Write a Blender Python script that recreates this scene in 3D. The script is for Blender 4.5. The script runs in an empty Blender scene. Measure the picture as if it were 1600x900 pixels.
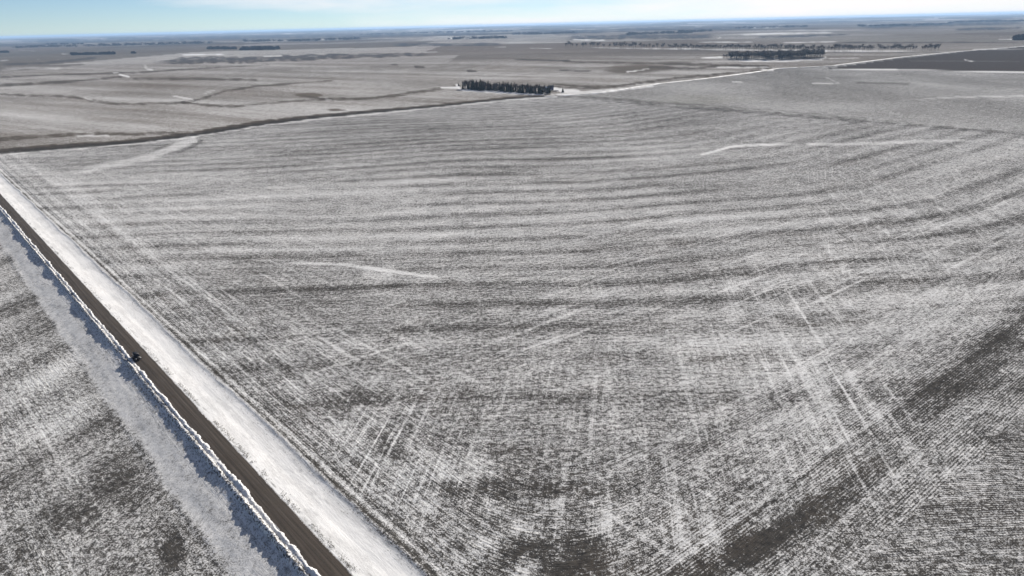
import bpy, bmesh, math, random
import numpy as np
from mathutils import Vector, Matrix

# ------------------------------------------------------------------ camera
H = 120.0                       # drone height above the field, metres
FPX = 1081.0                    # focal length in pixels of the 1600 px wide photograph
PITCH = math.radians(20.85)
ROLL = math.radians(1.40)
sc = bpy.context.scene
COL = sc.collection

fwd = np.array([0.0, math.cos(PITCH), -math.sin(PITCH)])
up0 = np.array([0.0, math.sin(PITCH), math.cos(PITCH)])
ex = np.array([1.0, 0.0, 0.0])
upv = up0 * math.cos(ROLL) + ex * math.sin(ROLL)
rgt = ex * math.cos(ROLL) - up0 * math.sin(ROLL)

def at(px, py, z=0.0):
    """ground point (world x, y) that the photograph shows at a pixel"""
    d = fwd + rgt * ((px - 800.0) / FPX) + upv * ((450.0 - py) / FPX)
    k = (z - H) / min(d[2], -0.0025)
    return np.array([d[0] * k, d[1] * k])

def proj(x, y, z=0.0):
    dx, dy, dz = x, y, z - H
    zc = dy * fwd[1] + dz * fwd[2]
    zc = np.where(zc < 1.0, 1.0, zc)
    xc = dx * rgt[0] + dy * rgt[1] + dz * rgt[2]
    yc = dx * upv[0] + dy * upv[1] + dz * upv[2]
    return 800 + FPX * xc / zc, 450 - FPX * yc / zc

cd = bpy.data.cameras.new('camera')
cam = bpy.data.objects.new('camera', cd)
COL.objects.link(cam)
M = Matrix((tuple(rgt), tuple(upv), tuple(-fwd))).transposed().to_4x4()
M.translation = Vector((0, 0, H))
cam.matrix_world = M
cd.sensor_width = 36.0
cd.lens = 36.0 * FPX / 1600.0
cd.clip_start = 0.5
cd.clip_end = 200000.0
sc.camera = cam

# ------------------------------------------------------------------ light
SUN_EL = math.radians(21.0)
SUN_AZ = math.radians(20.0)     # clockwise from +Y, the way the camera looks
world = bpy.data.worlds.new('World')
sc.world = world
world.use_nodes = True
wn = world.node_tree
wn.nodes.clear()
def N(nt, t, **kw):
    n = nt.nodes.new(t)
    for k, v in kw.items():
        setattr(n, k, v)
    return n
wo = N(wn, 'ShaderNodeOutputWorld')
bg = N(wn, 'ShaderNodeBackground')
sky = N(wn, 'ShaderNodeTexSky')
sky.sky_type = 'NISHITA'
sky.sun_disc = False
sky.sun_elevation = SUN_EL
sky.sun_rotation = SUN_AZ
sky.altitude = 400
sky.air_density = 0.6
sky.dust_density = 0.0
sky.ozone_density = 3.0
bg.inputs['Strength'].default_value = 0.06
# thin high cirrus as part of the sky itself
tc = N(wn, 'ShaderNodeTexCoord')
mp = N(wn, 'ShaderNodeMapping'); mp.inputs['Scale'].default_value = (1.2, 1.2, 9.0)
mp.inputs['Rotation'].default_value = (0.0, 0.12, 0.0)
cn = N(wn, 'ShaderNodeTexNoise'); cn.inputs['Scale'].default_value = 1.6
cn.inputs['Detail'].default_value = 6; cn.inputs['Roughness'].default_value = 0.55
cr = N(wn, 'ShaderNodeMapRange'); cr.inputs['From Min'].default_value = 0.36; cr.inputs['From Max'].default_value = 0.62
cr.inputs['To Max'].default_value = 0.95
cm = N(wn, 'ShaderNodeMix', data_type='RGBA')
wl = wn.links
wl.new(tc.outputs['Generated'], mp.inputs['Vector'])
wl.new(mp.outputs[0], cn.inputs['Vector'])
sx = N(wn, 'ShaderNodeSeparateXYZ'); wl.new(tc.outputs['Generated'], sx.inputs[0])
sm = N(wn, 'ShaderNodeMath', operation='MULTIPLY_ADD'); wl.new(sx.outputs[0], sm.inputs[0]); sm.inputs[1].default_value = .40
wl.new(cn.outputs['Fac'], sm.inputs[2])
wl.new(sm.outputs[0], cr.inputs['Value'])
zr = N(wn, 'ShaderNodeMapRange'); zr.interpolation_type = 'SMOOTHSTEP'
zr.inputs['From Min'].default_value = 0.85; zr.inputs['From Max'].default_value = 0.10
wl.new(sx.outputs[2], zr.inputs['Value'])
zm = N(wn, 'ShaderNodeMath', operation='MULTIPLY'); wl.new(cr.outputs[0], zm.inputs[0]); wl.new(zr.outputs[0], zm.inputs[1])
wl.new(zm.outputs[0], cm.inputs['Factor'])
wl.new(sky.outputs[0], cm.inputs[6])
cm.inputs[7].default_value = (12.2, 11.4, 11.2, 1)
wl.new(cm.outputs[2], bg.inputs['Color'])
wl.new(bg.outputs[0], wo.inputs['Surface'])

sl = bpy.data.lights.new('sun', 'SUN')
sl.energy = 5.0
sl.angle = math.radians(0.53)
sl.color = (1.0, 0.945, 0.87)
sun = bpy.data.objects.new('sun', sl)
COL.objects.link(sun)
sd = Vector((math.sin(SUN_AZ) * math.cos(SUN_EL), math.cos(SUN_AZ) * math.cos(SUN_EL), math.sin(SUN_EL)))
sun.rotation_euler = (-sd).to_track_quat('-Z', 'Y').to_euler()

sc.view_settings.view_transform = 'Standard'
sc.view_settings.look = 'None'
sc.view_settings.exposure = 0.57
sc.view_settings.gamma = 1.0
sc.render.engine = 'CYCLES'
sc.cycles.max_bounces = 5
sc.cycles.diffuse_bounces = 2
sc.cycles.volume_bounces = 1
sc.cycles.transparent_max_bounces = 8

# ------------------------------------------------------------------ helpers
rng = random.Random(7)
nrng = np.random.default_rng(5)

def tag(o, label=None, cat=None, group=None, kind=None):
    if label: o['label'] = label
    if cat: o['category'] = cat
    if group: o['group'] = group
    if kind: o['kind'] = kind
    return o

def link(name, me, parent=None):
    o = bpy.data.objects.new(name, me)
    COL.objects.link(o)
    if parent is not None: o.parent = parent
    return o

def empty(name, loc, rz=0.0):
    o = bpy.data.objects.new(name, None)
    COL.objects.link(o)
    o.location = loc
    o.rotation_euler = (0, 0, rz)
    return o

def mesh_np(name, co, faces, mat, smooth=True, attrs=None):
    """fast mesh from arrays: co (n,3), faces (m,k) with one k"""
    me = bpy.data.meshes.new(name)
    co = np.asarray(co, dtype=np.float32); faces = np.asarray(faces, dtype=np.int32)
    m, k = faces.shape
    me.vertices.add(len(co)); me.vertices.foreach_set('co', co.ravel())
    me.loops.add(m * k); me.loops.foreach_set('vertex_index', faces.ravel())
    me.polygons.add(m)
    me.polygons.foreach_set('loop_start', np.arange(0, m * k, k, dtype=np.int32))
    me.polygons.foreach_set('loop_total', np.full(m, k, dtype=np.int32))
    me.polygons.foreach_set('use_smooth', np.full(m, smooth, dtype=bool))
    me.update(calc_edges=True)
    for an, av in (attrs or {}).items():
        if av.ndim == 1:
            a = me.attributes.new(an, 'FLOAT', 'POINT'); a.data.foreach_set('value', av.astype(np.float32))
        else:
            a = me.attributes.new(an, 'FLOAT_COLOR', 'POINT')
            a.data.foreach_set('color', np.concatenate([av, np.ones((len(av), 1))], 1).astype(np.float32).ravel())
    if mat: me.materials.append(mat)
    return me

def grid_faces(nr, nc, wrap=False):
    i = np.arange(nr - 1)[:, None]; j = np.arange(nc if wrap else nc - 1)[None, :]
    a = i * nc + j; b = i * nc + (j + 1) % nc
    c = (i + 1) * nc + (j + 1) % nc; d = (i + 1) * nc + j
    return np.stack([a, b, c, d], -1).reshape(-1, 4)

def _h(ix, iy, seed):
    h = (ix * 374761393 + iy * 668265263 + seed * 1442695041) & 0xffffffff
    h = ((h ^ (h >> 13)) * 1274126177) & 0xffffffff
    return ((h ^ (h >> 16)) & 0xffffff) / float(0xffffff)

def vn(x, y, seed=0):
    ix = np.floor(x).astype(np.int64); iy = np.floor(y).astype(np.int64)
    fx = x - ix; fy = y - iy
    fx = fx * fx * (3 - 2 * fx); fy = fy * fy * (3 - 2 * fy)
    a = _h(ix, iy, seed); b = _h(ix + 1, iy, seed); c = _h(ix, iy + 1, seed); d = _h(ix + 1, iy + 1, seed)
    return (a + (b - a) * fx) + ((c + (d - c) * fx) - (a + (b - a) * fx)) * fy

def fbm(x, y, seed=0, octv=4, rough=0.55):
    s = 0; amp = 1; tot = 0
    for o in range(octv):
        s = s + amp * vn(x * 2 ** o + 17.3 * o, y * 2 ** o - 9.1 * o, seed + o); tot += amp; amp *= rough
    return s / tot

def ss(a, b, x):
    t = np.clip((x - a) / (b - a), 0, 1)
    return t * t * (3 - 2 * t)

# ------------------------------------------------------------------ site layout (world metres)
PA = at(0, 312); PB = at(521, 900)                # gravel road centre line
rd = (PA - PB) / np.linalg.norm(PA - PB)          # along the road, away from the camera
rn = np.array([rd[1], -rd[0]])                    # to the right of the road
def st(x, y):
    dx = x - PB[0]; dy = y - PB[1]
    return dx * rd[0] + dy * rd[1], dx * rn[0] + dy * rn[1]
def from_st(s, t):
    return PB[0] + rd[0] * s + rn[0] * t, PB[1] + rd[1] * s + rn[1] * t

DA = at(1060, 893); DB = at(1600, 495)            # diagonal headland line at the right
dd = (DB - DA) / np.linalg.norm(DB - DA)
dn = np.array([-dd[1], dd[0]])                    # up-left of it
def dst(x, y):
    dx = x - DA[0]; dy = y - DA[1]
    return dx * dd[0] + dy * dd[1], dx * dn[0] + dy * dn[1]

WIND = math.radians(8.3)                          # drift streaks run this way, clockwise from +Y

T_L, T_R = -17.5, 17.0                            # foot of the road verges
def verge_edges(s):
    er = T_R + 1.1 * (fbm(s / 22, s * 0 + 3.1, 11, 4) - .5) * 2 - 1.5 * ss(60, 0, s)
    el = T_L + 5.0 * (fbm(s / 30, s * 0 + 7.7, 12, 5, .65) - .5)
    return el, er

def base_z(x, y):
    """height of the open land; the field left of the road lies lower than the road"""
    s, t = st(x, y); R = np.hypot(x, y)
    z = (fbm(x / 260, y / 260, 91, 3) - .5) * 1.6 * ss(22, 90, np.abs(t)) * ss(150, 500, R)
    z = z + (fbm(x / 2600, y / 2600, 92, 4) - .5) * 12 * ss(3000, 9000, R)
    return z - 2.0 * np.where(t <= -8, ss(-140, -26, t), 0.0)

def verge_profile(s, t):
    """height of the raised road bed and its ditches"""
    n1 = fbm(s / 9, t / 3.0, 21, 4) - .5
    left = np.interp(t, [-24, -19, -15, -11.0, -7.8, -5.7, -4.4, -3.0, 0, 3.0, 4.2, 9.5, 13, 17, 19, 24],
                     [-2.0, -1.98, -1.50, -0.86, -0.38, 0.20, 0.60, 0.72, 0.84, 0.72, 0.60, -0.05, -0.10, 0.15, 0.02, 0])
    w = ss(3.4, 5.0, np.abs(t)) * ss(22, 17, np.abs(t))
    rgh = np.where(t > 0, .32, .6)
    bump = (n1 * 0.30 + (fbm(s / 2.2, t / 1.4, 23, 3) - .5) * 0.16) * w * rgh
    # a low drift lip where the smooth snow meets the stubble
    lip = 0.22 * np.exp(-((t - 16.2 - 1.1 * (fbm(s / 22, s * 0 + 3.1, 11, 4) - .5) * 2) / 0.7) ** 2) * (0.4 + fbm(s / 7, s * 0, 25, 3))
    return left + bump + lip

# --------------------------- painting of the land: polylines and patches measured on the ground
def poly_d(px, py, pts, fx=1.0, fy=1.0):
    """distance to a polyline and the run parameter 0..1"""
    best = np.full(px.shape, 1e9); par = np.zeros(px.shape)
    n = len(pts) - 1
    for i in range(n):
        ax, ay = pts[i][0] * fx, pts[i][1] * fy; bx, by = pts[i + 1][0] * fx, pts[i + 1][1] * fy
        vx, vy = bx - ax, by - ay
        L = vx * vx + vy * vy + 1e-9
        k = np.clip(((px * fx - ax) * vx + (py * fy - ay) * vy) / L, 0, 1)
        d = np.hypot(px * fx - ax - k * vx, py * fy - ay - k * vy)
        m = d < best
        best = np.where(m, d, best); par = np.where(m, (i + k) / n, par)
    return best, par

SOIL_NEAR = np.array([0.055, 0.053, 0.051])
SOIL_WARM = np.array([0.168, 0.140, 0.112])
SOIL_DARK = np.array([0.050, 0.052, 0.058])
ROAD_FAR = [(850, 151), (900, 148.5), (940, 145), (985, 138), (1030, 131), (1100, 123.5), (1170, 114.5), (1215, 107.5), (1300, 103), (1400, 90.5), (1500, 80.5), (1600, 72.5), (1700, 64)]

_p = at(1720, 430)
W_OFF = float(_p[1] * math.cos(math.radians(-4)) + _p[0] * math.sin(math.radians(-4)) - 1.02 * dst(_p[0], _p[1])[1])

def land(x, y):
    """all the slowly varying properties of the land at world points"""
    x = np.asarray(x, float); y = np.asarray(y, float)
    s, t = st(x, y)
    du, u2 = dst(x, y)
    px, py = proj(x, y)
    R = np.hypot(x, y)
    n = x.size
    # smooth min of the distances to the two headlands: rows wrap round the corner
    a, b = t - 17.0, u2 + 2.0
    k = 38.0
    hmn = np.clip(0.5 + 0.5 * (b - a) / k, 0, 1)
    u = b + (a - b) * hmn - k * hmn * (1 - hmn)
    # interior rows
    th = math.radians(-4.0)
    w0 = y * math.cos(th) + x * math.sin(th) + 26 * (fbm(x / 420 + 5, y / 420, 31, 3) - .5) * 2 + 3.0 * (fbm(x / 60, y / 60, 32, 2) - .5)
    # nearer the diagonal headland the passes bend round to run along it
    c2w = u2 * 1.02 + W_OFF; kw = 55.0
    hw_ = np.clip(.5 + .5 * (c2w - w0) / kw, 0, 1)
    w = np.where(u2 > -20, c2w + (w0 - c2w) * hw_ - kw * hw_ * (1 - hw_), y * .9998 - x * .018 + 5 * (fbm(x / 90, y / 90, 30, 2) - .5))
    edge_n = fbm(x / 9, y / 9, 33, 4) - .5
    mh = ss(42, 40.5, u + 16 * edge_n) * ss(-27, -25.5, u2 + 12 * edge_n)
    left = t < -10
    u = np.where(left, t * 0.96 + s * 0.10, u)
    w = np.where(left, x * 0.85 - y * 0.25, w)
    mh = np.where(left, ss(0.35, 0.6, fbm(x / 45, y / 45, 34, 4)), mh)
    big = fbm(x / 75 + 3, y / 75, 35, 5, .55)
    bigw = fbm(x / 260, y / 260, 36, 4, .55)
    cov = 0.398 + (big - .5) * 0.17 + (bigw - .5) * 0.12
    # streaky passes seen across the middle of the field
    q = vn(w / 9.0 + 1.5 * fbm(x / 120, y / 120, 38, 2), (x + 0.3 * y) / 90.0, 37)
    far = ss(150, 330, R)
    ph = w / 29.0 + .9 * fbm(x / 240, y / 240, 39, 2); ph = ph - np.floor(ph)
    dl = np.exp(-((ph - .5) / .17) ** 2) * ss(.34, .62, fbm(x / 95, w / 40, 44, 3))
    lt = np.exp(-((np.abs(ph - .5) - .5) / .20) ** 2) * ss(.36, .62, fbm(x / 110 + 8, w / 45, 43, 3))
    bf = far * (.45 + .55 * ss(900, 450, R)) * ss(1500, 900, R)
    cov = cov + lt * .13 * bf
    ph2 = w / 9.5 + .7 * fbm(x / 150, y / 150, 45, 2); ph2 = ph2 - np.floor(ph2)
    dl2 = np.exp(-((ph2 - .5) / .18) ** 2) * ss(.42, .66, fbm(x / 45, w / 14, 46, 3))
    cov = cov + (q - .5) * 0.12 * far - dl * (.05 + .15 * bf) * ss(1500, 900, R) - dl2 * .12 * ss(620, 420, R) * (.4 + .6 * far) + .05 * far
    cov = cov + .035 * ss(260, 380, R) * ss(1000, 700, R) + .09 * (fbm(x / 160 + 2, w / 38, 48, 3) - .5) * far
    cov = cov - .030 * ss(420, 220, R) - .035 * ss(8, -10, u2)
    soil = np.tile(SOIL_NEAR, (n, 1))
    wave = np.where(left, .12, np.where(u2 < 6, .8, .25 + .22 * mh)) * np.where(left, 1, .45 + .55 * ss(.4, .6, fbm(x / 50, y / 50, 47, 3)))
    brown = ss(.55, .8, fbm(x / 24, y / 24, 40, 4))[:, None]
    soil = soil * (1 - .35 * brown) + np.array([.085, .07, .058]) * .35 * brown
    amp = np.full(n, 1.0)
    strk = .42 + .58 * ss(0.36, 0.64, fbm(x / 55 + 9, y / 110, 41, 4, .6))
    def reg(cx, cy, rx, ry): return ss(1.15, .55, np.hypot((px - cx) / rx, (py - cy) / ry))
    strk = strk * np.clip(reg(900, 700, 430, 190) + reg(1430, 330, 200, 110) * .45 + reg(1250, 560, 260, 200) * .7 + reg(640, 700, 120, 90) * .6 + reg(1270, 760, 270, 240) * .75, 0, 1)
    strk = np.where(left, .12, strk)
    pat = .2 + .8 * ss(.38, .60, fbm(x / 50 + 3, y / 50, 49, 3))
    strkb = .38 * np.clip(reg(1430, 340, 260, 170), 0, 1) * (.4 + .6 * pat) * (~left)
    strkc = .48 * ss(8, 30, u2) * ss(300, 110, u2) * ss(10, 60, t) * ss(900, 500, R) * (.3 + .7 * pat)
    strkd = .50 * ss(17, 30, t) * ss(150, 60, t) * ss(900, 500, R) * (.3 + .7 * pat) + .35 * left * ss(-20, -40, t)
    cov = np.where(left, cov - .03, cov)

    def blob(cx, cy, rx, ry, dv, soft=0.55, ang=0.0, nz=.5):
        m_ = 1.9 * max(rx, ry) if ang else 0
        I = np.nonzero((np.abs(px - cx) < max(1.9 * rx, m_)) & (np.abs(py - cy) < max(1.9 * ry, m_)) & (y > 0))[0]
        if not len(I): return
        X_, Y_ = px[I], py[I]
        c = math.cos(math.radians(ang)); s_ = math.sin(math.radians(ang))
        ax = (X_ - cx) * c + (Y_ - cy) * s_; ay = -(X_ - cx) * s_ + (Y_ - cy) * c
        d = np.sqrt((ax / rx) ** 2 + (ay / ry) ** 2) + nz * (fbm(X_ / (rx * .45), Y_ / (ry * .45), int(cx), 4) - .5) * 2
        cov[I] += dv * (1 - ss(1 - soft, 1 + soft * .4, d))
    # darker, wind-swept patches and thicker snow patches
    blob(900, 800, 280, 90, -.05, nz=.3); blob(865, 868, 95, 42, -.30); blob(900, 900, 60, 34, -.20)
    blob(1165, 862, 110, 28, -.34, ang=-32, nz=.4); blob(1100, 890, 80, 24, -.26, ang=-28, nz=.4)
    blob(1290, 790, 130, 26, -.20, ang=-33); blob(1480, 600, 150, 30, -.22, ang=-38); blob(1590, 500, 80, 26, -.2, ang=-38)
    blob(800, 765, 170, 16, -.20); blob(830, 735, 90, 20, -.05); blob(620, 690, 40, 40, -.14)
    blob(700, 725, 110, 30, .12); blob(1000, 820, 170, 60, .06)
    blob(640, 770, 60, 40, .10, nz=.3); blob(820, 880, 22, 20, .35)
    blob(1230, 720, 80, 60, .07); blob(1150, 560, 150, 40, .08); blob(1440, 745, 170, 60, .02)
    blob(1330, 600, 230, 22, .05, ang=-33); blob(1500, 455, 210, 16, .08, ang=-30)
    blob(880, 600, 120, 70, .03); blob(560, 620, 30, 14, -.22); blob(440, 440, 150, 60, -.06)
    blob(185, 745, 62, 42, -.15, ang=30); blob(268, 850, 24, 34, -.32, ang=10); blob(120, 800, 60, 30, -.12)
    blob(60, 640, 90, 70, .10); blob(60, 470, 60, 60, -.06); blob(90, 570, 80, 14, .12, ang=-32)
    blob(300, 240, 260, 26, -.02); blob(700, 230, 300, 50, -.08); blob(900, 330, 500, 40, .04)

    fy = 1.0
    def line(pts, wpx, dv, soft=1.0, fade=(0, 0), wob=0.0, brk=0.0, col=None, k=.8):
        """raise or lower the snow cover along a polyline"""
        wmax = (max(wpx) if isinstance(wpx, (list, tuple)) else wpx) * (1 + wob) * .55 + soft + 1
        xs_ = [p[0] for p in pts]; ys_ = [p[1] for p in pts]
        I = np.nonzero((px > min(xs_) - wmax) & (px < max(xs_) + wmax) & (py > min(ys_) - wmax) & (py < max(ys_) + wmax) & (y > 0))[0]
        if not len(I): return
        X_, Y_ = px[I], py[I]
        d, par = poly_d(X_, Y_, pts)
        ww = np.interp(par, np.linspace(0, 1, len(wpx)), wpx) if isinstance(wpx, (list, tuple)) else wpx
        if dv <= -.38 and not brk: brk = .6; wob = max(wob, .9); dv = dv * .62; k = .4
        if wmax < 6 and dv < -.3: wpx = [q * .72 for q in wpx] if isinstance(wpx, (list, tuple)) else wpx * .72
        if wob:
            ww = ww * (1 + wob * (fbm(X_ / 14, Y_ / 5, 77, 3) - .5) * 2)
        m = 1 - ss(ww * .55, ww * .55 + soft, d)
        if fade[0]: m = m * ss(0, fade[0], par)
        if fade[1]: m = m * ss(1, 1 - fade[1], par)
        if brk: m = m * (1 - brk + brk * ss(.30, .62, fbm(X_ / 9, Y_ / 2.5, 78, 3)))
        cov[I] += dv * m
        if col is None and dv <= -.22: col = (.034, .032, .031); k = min(k, .75)
        if col is not None:
            kk = (m * k)[:, None]
            soil[I] = soil[I] * (1 - kk) + np.array(col) * kk
    # ---- beyond the dark drain: older, warmer stubble
    drain = [(-200, 256), (0, 237), (100, 229), (200, 221.5), (290, 211), (400, 193), (500, 181.5), (560, 176), (680, 165.5), (800, 153), (870, 149)]
    dx_ = np.array([p[0] for p in drain]); dy_ = np.array([p[1] for p in drain])
    ydr = np.interp(px, dx_, dy_)
    road_y = np.interp(px, [p[0] for p in ROAD_FAR], [p[1] for p in ROAD_FAR])
    beyond = (py < ydr) & (px < 870) | (py < road_y) & (px >= 870)
    beyond = beyond & (y > 0)
    fb = beyond.astype(float)
    w = np.where(beyond, (x * .55 + y * .84), w)
    mh = np.where(beyond, 0, mh)
    n3 = fbm(x / 330 + 1, y / 500, 51, 5, .6)
    n4 = fbm((x * .55 + y * .84) / 60, (x * .84 - y * .55) / 500, 52, 4)
    cb = 0.345 + (n3 - .5) * .30 + (n4 - .5) * .46 + (fbm((x * .55 + y * .84) / 14, (x * .84 - y * .55) / 160, 55, 3) - .5) * .30 * ss(1800, 700, R) + .10 * ss(120, 190, py)
    strk = np.where(beyond, 0.0, strk)
    cov = np.where(beyond, cb, cov)
    soil = np.where(beyond[:, None], SOIL_WARM[None, :], soil)
    wm = ss(.42, .62, fbm(px / 130, py / 11, 53, 4))[:, None]
    soil = np.where(beyond[:, None], soil * (1 - .45 * wm) + np.array([.150, .135, .115]) * .45 * wm, soil)
    amp = np.where(beyond, .75, amp)
    # right far field inside the road and the field's back edge
    bx = [870, 935, 1000, 1100, 1200, 1400, 1600, 1800]; by = [150, 154, 160, 168, 175, 192, 208, 225]
    yb = np.interp(px, bx, by)
    rf = (~beyond) & (px > 870) & (py < yb) & (y > 0)
    cov = np.where(rf, .40 + (fbm(x / 200, y / 330, 54, 5, .6) - .5) * .34, cov)
    soil = np.where(rf[:, None], np.array([.088, .084, .076])[None, :], soil)
    amp = np.where(rf, .65, amp)
    tan = (ss(1, .4, np.hypot((px - 1100) / 110, (py - 155) / 10)) * .5)[:, None] * rf[:, None]
    soil = soil * (1 - tan) + np.array([.15, .145, .105]) * tan
    # dark brown field at far right
    df = (py < np.interp(px, [1290, 1600, 1800], [107, 111.8, 115])) & (py > np.interp(px, [1290, 1400, 1530, 1600, 1800], [107, 92.5, 78.5, 73.5, 60])) & (px > 1290) & (y > 0)
    cov = np.where(df, .10, cov)
    soil = np.where(df[:, None], np.array([.074, .064, .060])[None, :], soil)
    amp = np.where(df, .5, amp)

    # drains, tracks and drifts
    line(drain, [5, 6.2, 4.2, 4.2, 5, 3, 2.2, 1.4, .8], -.62, 1.6, wob=.5, brk=.25)
    line([(p[0], p[1] + 4.0) for p in drain[:8]] + [(800, 156), (870, 151)], [1.2, 1.3, 1.4, 1.2, 1.0, 1.0, 1.0], .38, .9, wob=.6, brk=.5)
    line([(0, 218), (60, 213), (130, 209), (220, 209), (300, 206)], [3.6, 3.4, 2.6, 3, 2], -.5, 1.5, wob=.4)
    line([(120, 212), (170, 212)], 1.2, .3, 1)
    line([(0, 147), (40, 149), (110, 151.5), (150, 158), (185, 162.5), (240, 161.5), (285, 160.5), (315, 155), (350, 143), (400, 135), (520, 126)], [1.2, 1.5, 2, 3, 2.2, 2.2, 2, 1.4, 1.2, .8], -.5, 1.2, wob=.4)
    line([(285, 160.5), (330, 165), (370, 166), (420, 161), (500, 155.5), (575, 154), (620, 149), (690, 138), (718, 136)], [2, 2.2, 1.8, 1.4, 1.6, 2, 2.4, 3, 2], -.55, 1.2, wob=.3)
    line([(132, 153), (150, 159)], .9, .3, 1); line([(272, 150), (302, 156)], .8, .35, 1); line([(320, 146), (335, 141)], .7, .2, 1)
    line([(690, 137), (716, 137)], 1.6, .8, .9)
    line([(0, 134), (60, 130.5), (120, 126.5), (190, 120)], [2.6, 2, 1.6, 1.2], -.6, 1.0)
    line([(0, 121), (90, 116.5), (165, 114.5), (230, 112), (330, 106), (420, 101)], [1.2, 1.2, 2, 1, .8], -.45, 1.0)
    line([(186, 116), (201, 120)], 1.2, .55, .8); line([(178, 113.6), (186, 113.2)], .9, .5, .8)
    line([(226, 101), (230, 108), (237, 109)], [1.2, 1.5], .4, 1.0)
    line([(210, 123), (300, 123.5), (345, 124), (400, 124.8)], [1, 1.4, 2.4, 1.2], -.55, 1.0)
    blob(483, 149, 21, 3.2, -.8, nz=.15); line([(470, 149), (505, 155), (520, 156)], 1.2, -.4, 1)
    line([(508, 155.3), (516, 155.6)], 1.6, .6, .8)
    blob(525, 172, 15, 1.6, -.55, nz=.1); blob(749, 157 - 15.5, 10, 1.2, -.4, nz=.1)
    # drifted snow inside the main field
    line([(430, 411), (490, 410.5), (540, 413), (600, 421), (650, 428.5), (690, 433)], [.8, 1.6, 2.2, 3, 2, .8], .36, 2.2, (.15, .06), wob=.8)
    line([(560, 424), (620, 431)], 9, .18, 6, (.2, .2))
    line([(1088, 243), (1115, 237), (1140, 230), (1170, 227), (1210, 226), (1262, 225.2)], [1.0, 1.6, 2.4, 2.0, 1.6, 1.0], .5, 1.4, (.15, .3), wob=.3)
    line([(1262, 225.5), (1330, 225), (1400, 222), (1460, 220), (1600, 218.5)], [1.6, 2.0, 2.4, 2, 1], .24, 1.8, (.0, .3), wob=.5)
    line([(1420, 157), (1470, 153), (1530, 151.2), (1700, 150)], [.6, .8, .8, .8], .2, 1.0, (.25, 0), .6, .3)
    line([(306, 214), (290, 222), (262, 236), (215, 250), (150, 262), (85, 275)], [12, 13, 7, 4, 3, 2], .22, 6, (.02, .2), wob=.6)
    line([(300, 213), (262, 227), (226, 240)], 2, -.18, 2, (.1, .3))
    line([(320, 218), (285, 234), (238, 248)], 2.4, -.22, 3, (.1, .3))
    line([(0, 262), (60, 268), (100, 282), (240, 400)], 7, .10, 10)
    line([(870, 150), (935, 154), (1000, 160), (1100, 168), (1200, 175.5), (1400, 192), (1600, 208), (1700, 218)], [2, 3, 5, 6, 5, 3, 2.4], -.15, 2.0, wob=.5, brk=.5)
    line([(1040, 163.5), (1100, 166), (1200, 173.5), (1400, 190), (1600, 206)], 1.0, .09, 1.2, wob=.5)
    line([(1290, 120.5), (1310, 130), (1305, 130)], 1, .1, 1)
    line([(1145, 128), (1160, 129)], .8, .25, 1); line([(1270, 130), (1302, 130.2)], .8, .25, 1); line([(1340, 129), (1420, 131)], 1.2, -.15, 1.4)
    line([(1300, 107.2), (1420, 109), (1600, 112.8), (1700, 115)], .7, .5, .8)
    line([(1420, 95.6), (1500, 95.2), (1560, 96), (1595, 96.5)], .5, .14, .8)
    line([(1508, 94), (1520, 95)], 1.0, .5, .8)
    line([(1520, 77.5), (1570, 77), (1600, 76.5)], 1.2, .3, .8)
    # dark wet ground and drains around the far road
    blob(1000, 106, 55, 4.5, -.45, nz=.35); blob(985, 111, 40, 4, -.4, nz=.25); line([(985, 104), (1014, 108.5)], 1.0, 0, 1)
    line([(880, 96.5), (990, 98.5), (1060, 99.5), (1110, 101.5), (1200, 104.5)], [1, 1.4, 1.6, 2.6, 2.4], -.55, 1.0)
    line([(1015, 105), (1080, 107), (1110, 104.5), (1170, 104), (1205, 106)], [2.5, 3, 2.5, 3, 3], -.40, 1.3)
    line([(980, 112.5), (1014, 107.5)], 1.4, .75, .8); line([(1120, 105), (1200, 104.6)], 1.1, .55, .8, wob=.8); line([(1190, 108.5), (1207, 110)], 1.1, .5, .8)
    line([(865, 131.5), (900, 135), (945, 137), (990, 131), (1060, 122), (1130, 115.5), (1190, 110)], [.6, 1.6, 2.4, 2.2, 2.2, 2, 1.5], -.55, 1.0)
    line([(865, 136), (905, 138), (935, 138.5)], 1.2, -.4, .8)
    # snow in the farm yard and its lane
    line([(866, 139), (880, 142), (905, 142)], [3, 4, 1.2], .6, 1.4)
    line([(862, 149), (905, 146), (960, 141), (1020, 134)], [2, 4, 3, 1], .42, 1.6, brk=.4)
    line([(714, 133), (718, 138)], 2, .7, 1.2)
    line([(722, 140.8), (780, 144.6), (850, 148.2)], [2, 2.6, 2], .4, 1.2)
    # ---------- far country, all within a few pixels of the horizon
    hz = 40 - (px - 800) * math.tan(ROLL)         # horizon line height at this column
    dpy = py - hz
    farm = (dpy < 70) & (dpy > 0) & (y > 0)
    ff = ss(62, 40, dpy) * (y > 0)
    # field mosaic of long thin parcels
    cellv = vn(x / 900.0, y / 1500.0, 61); cellb = _h(np.floor(x / 1600.0 + .13 * np.floor(y / 1600)).astype(np.int64), np.floor(y / 1600.0).astype(np.int64), 62)
    cellc = _h(np.floor(x / 800.0).astype(np.int64), np.floor(y / 1600.0).astype(np.int64), 63)
    base = .22 + (cellb - .5) * .34
    cov = np.where(beyond, cov * (1 - ff) + ff * (base + (n4 - .5) * .16 + (cellv - .5) * .22), cov)
    tone = np.stack([.155 + .06 * cellb - .02 * cellc, .128 + .048 * cellb, .108 + .038 * cellb + .004 * cellc], -1)
    tw = (ff * beyond * .8)[:, None]
    soil = soil * (1 - tw) + tone * tw
    dk = ss(.62, .72, fbm(x / 1700 + 4, y / 2600, 64, 4)) * ss(24, 12, dpy) * (y > 0)
    cov = cov - dk * .30
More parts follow.
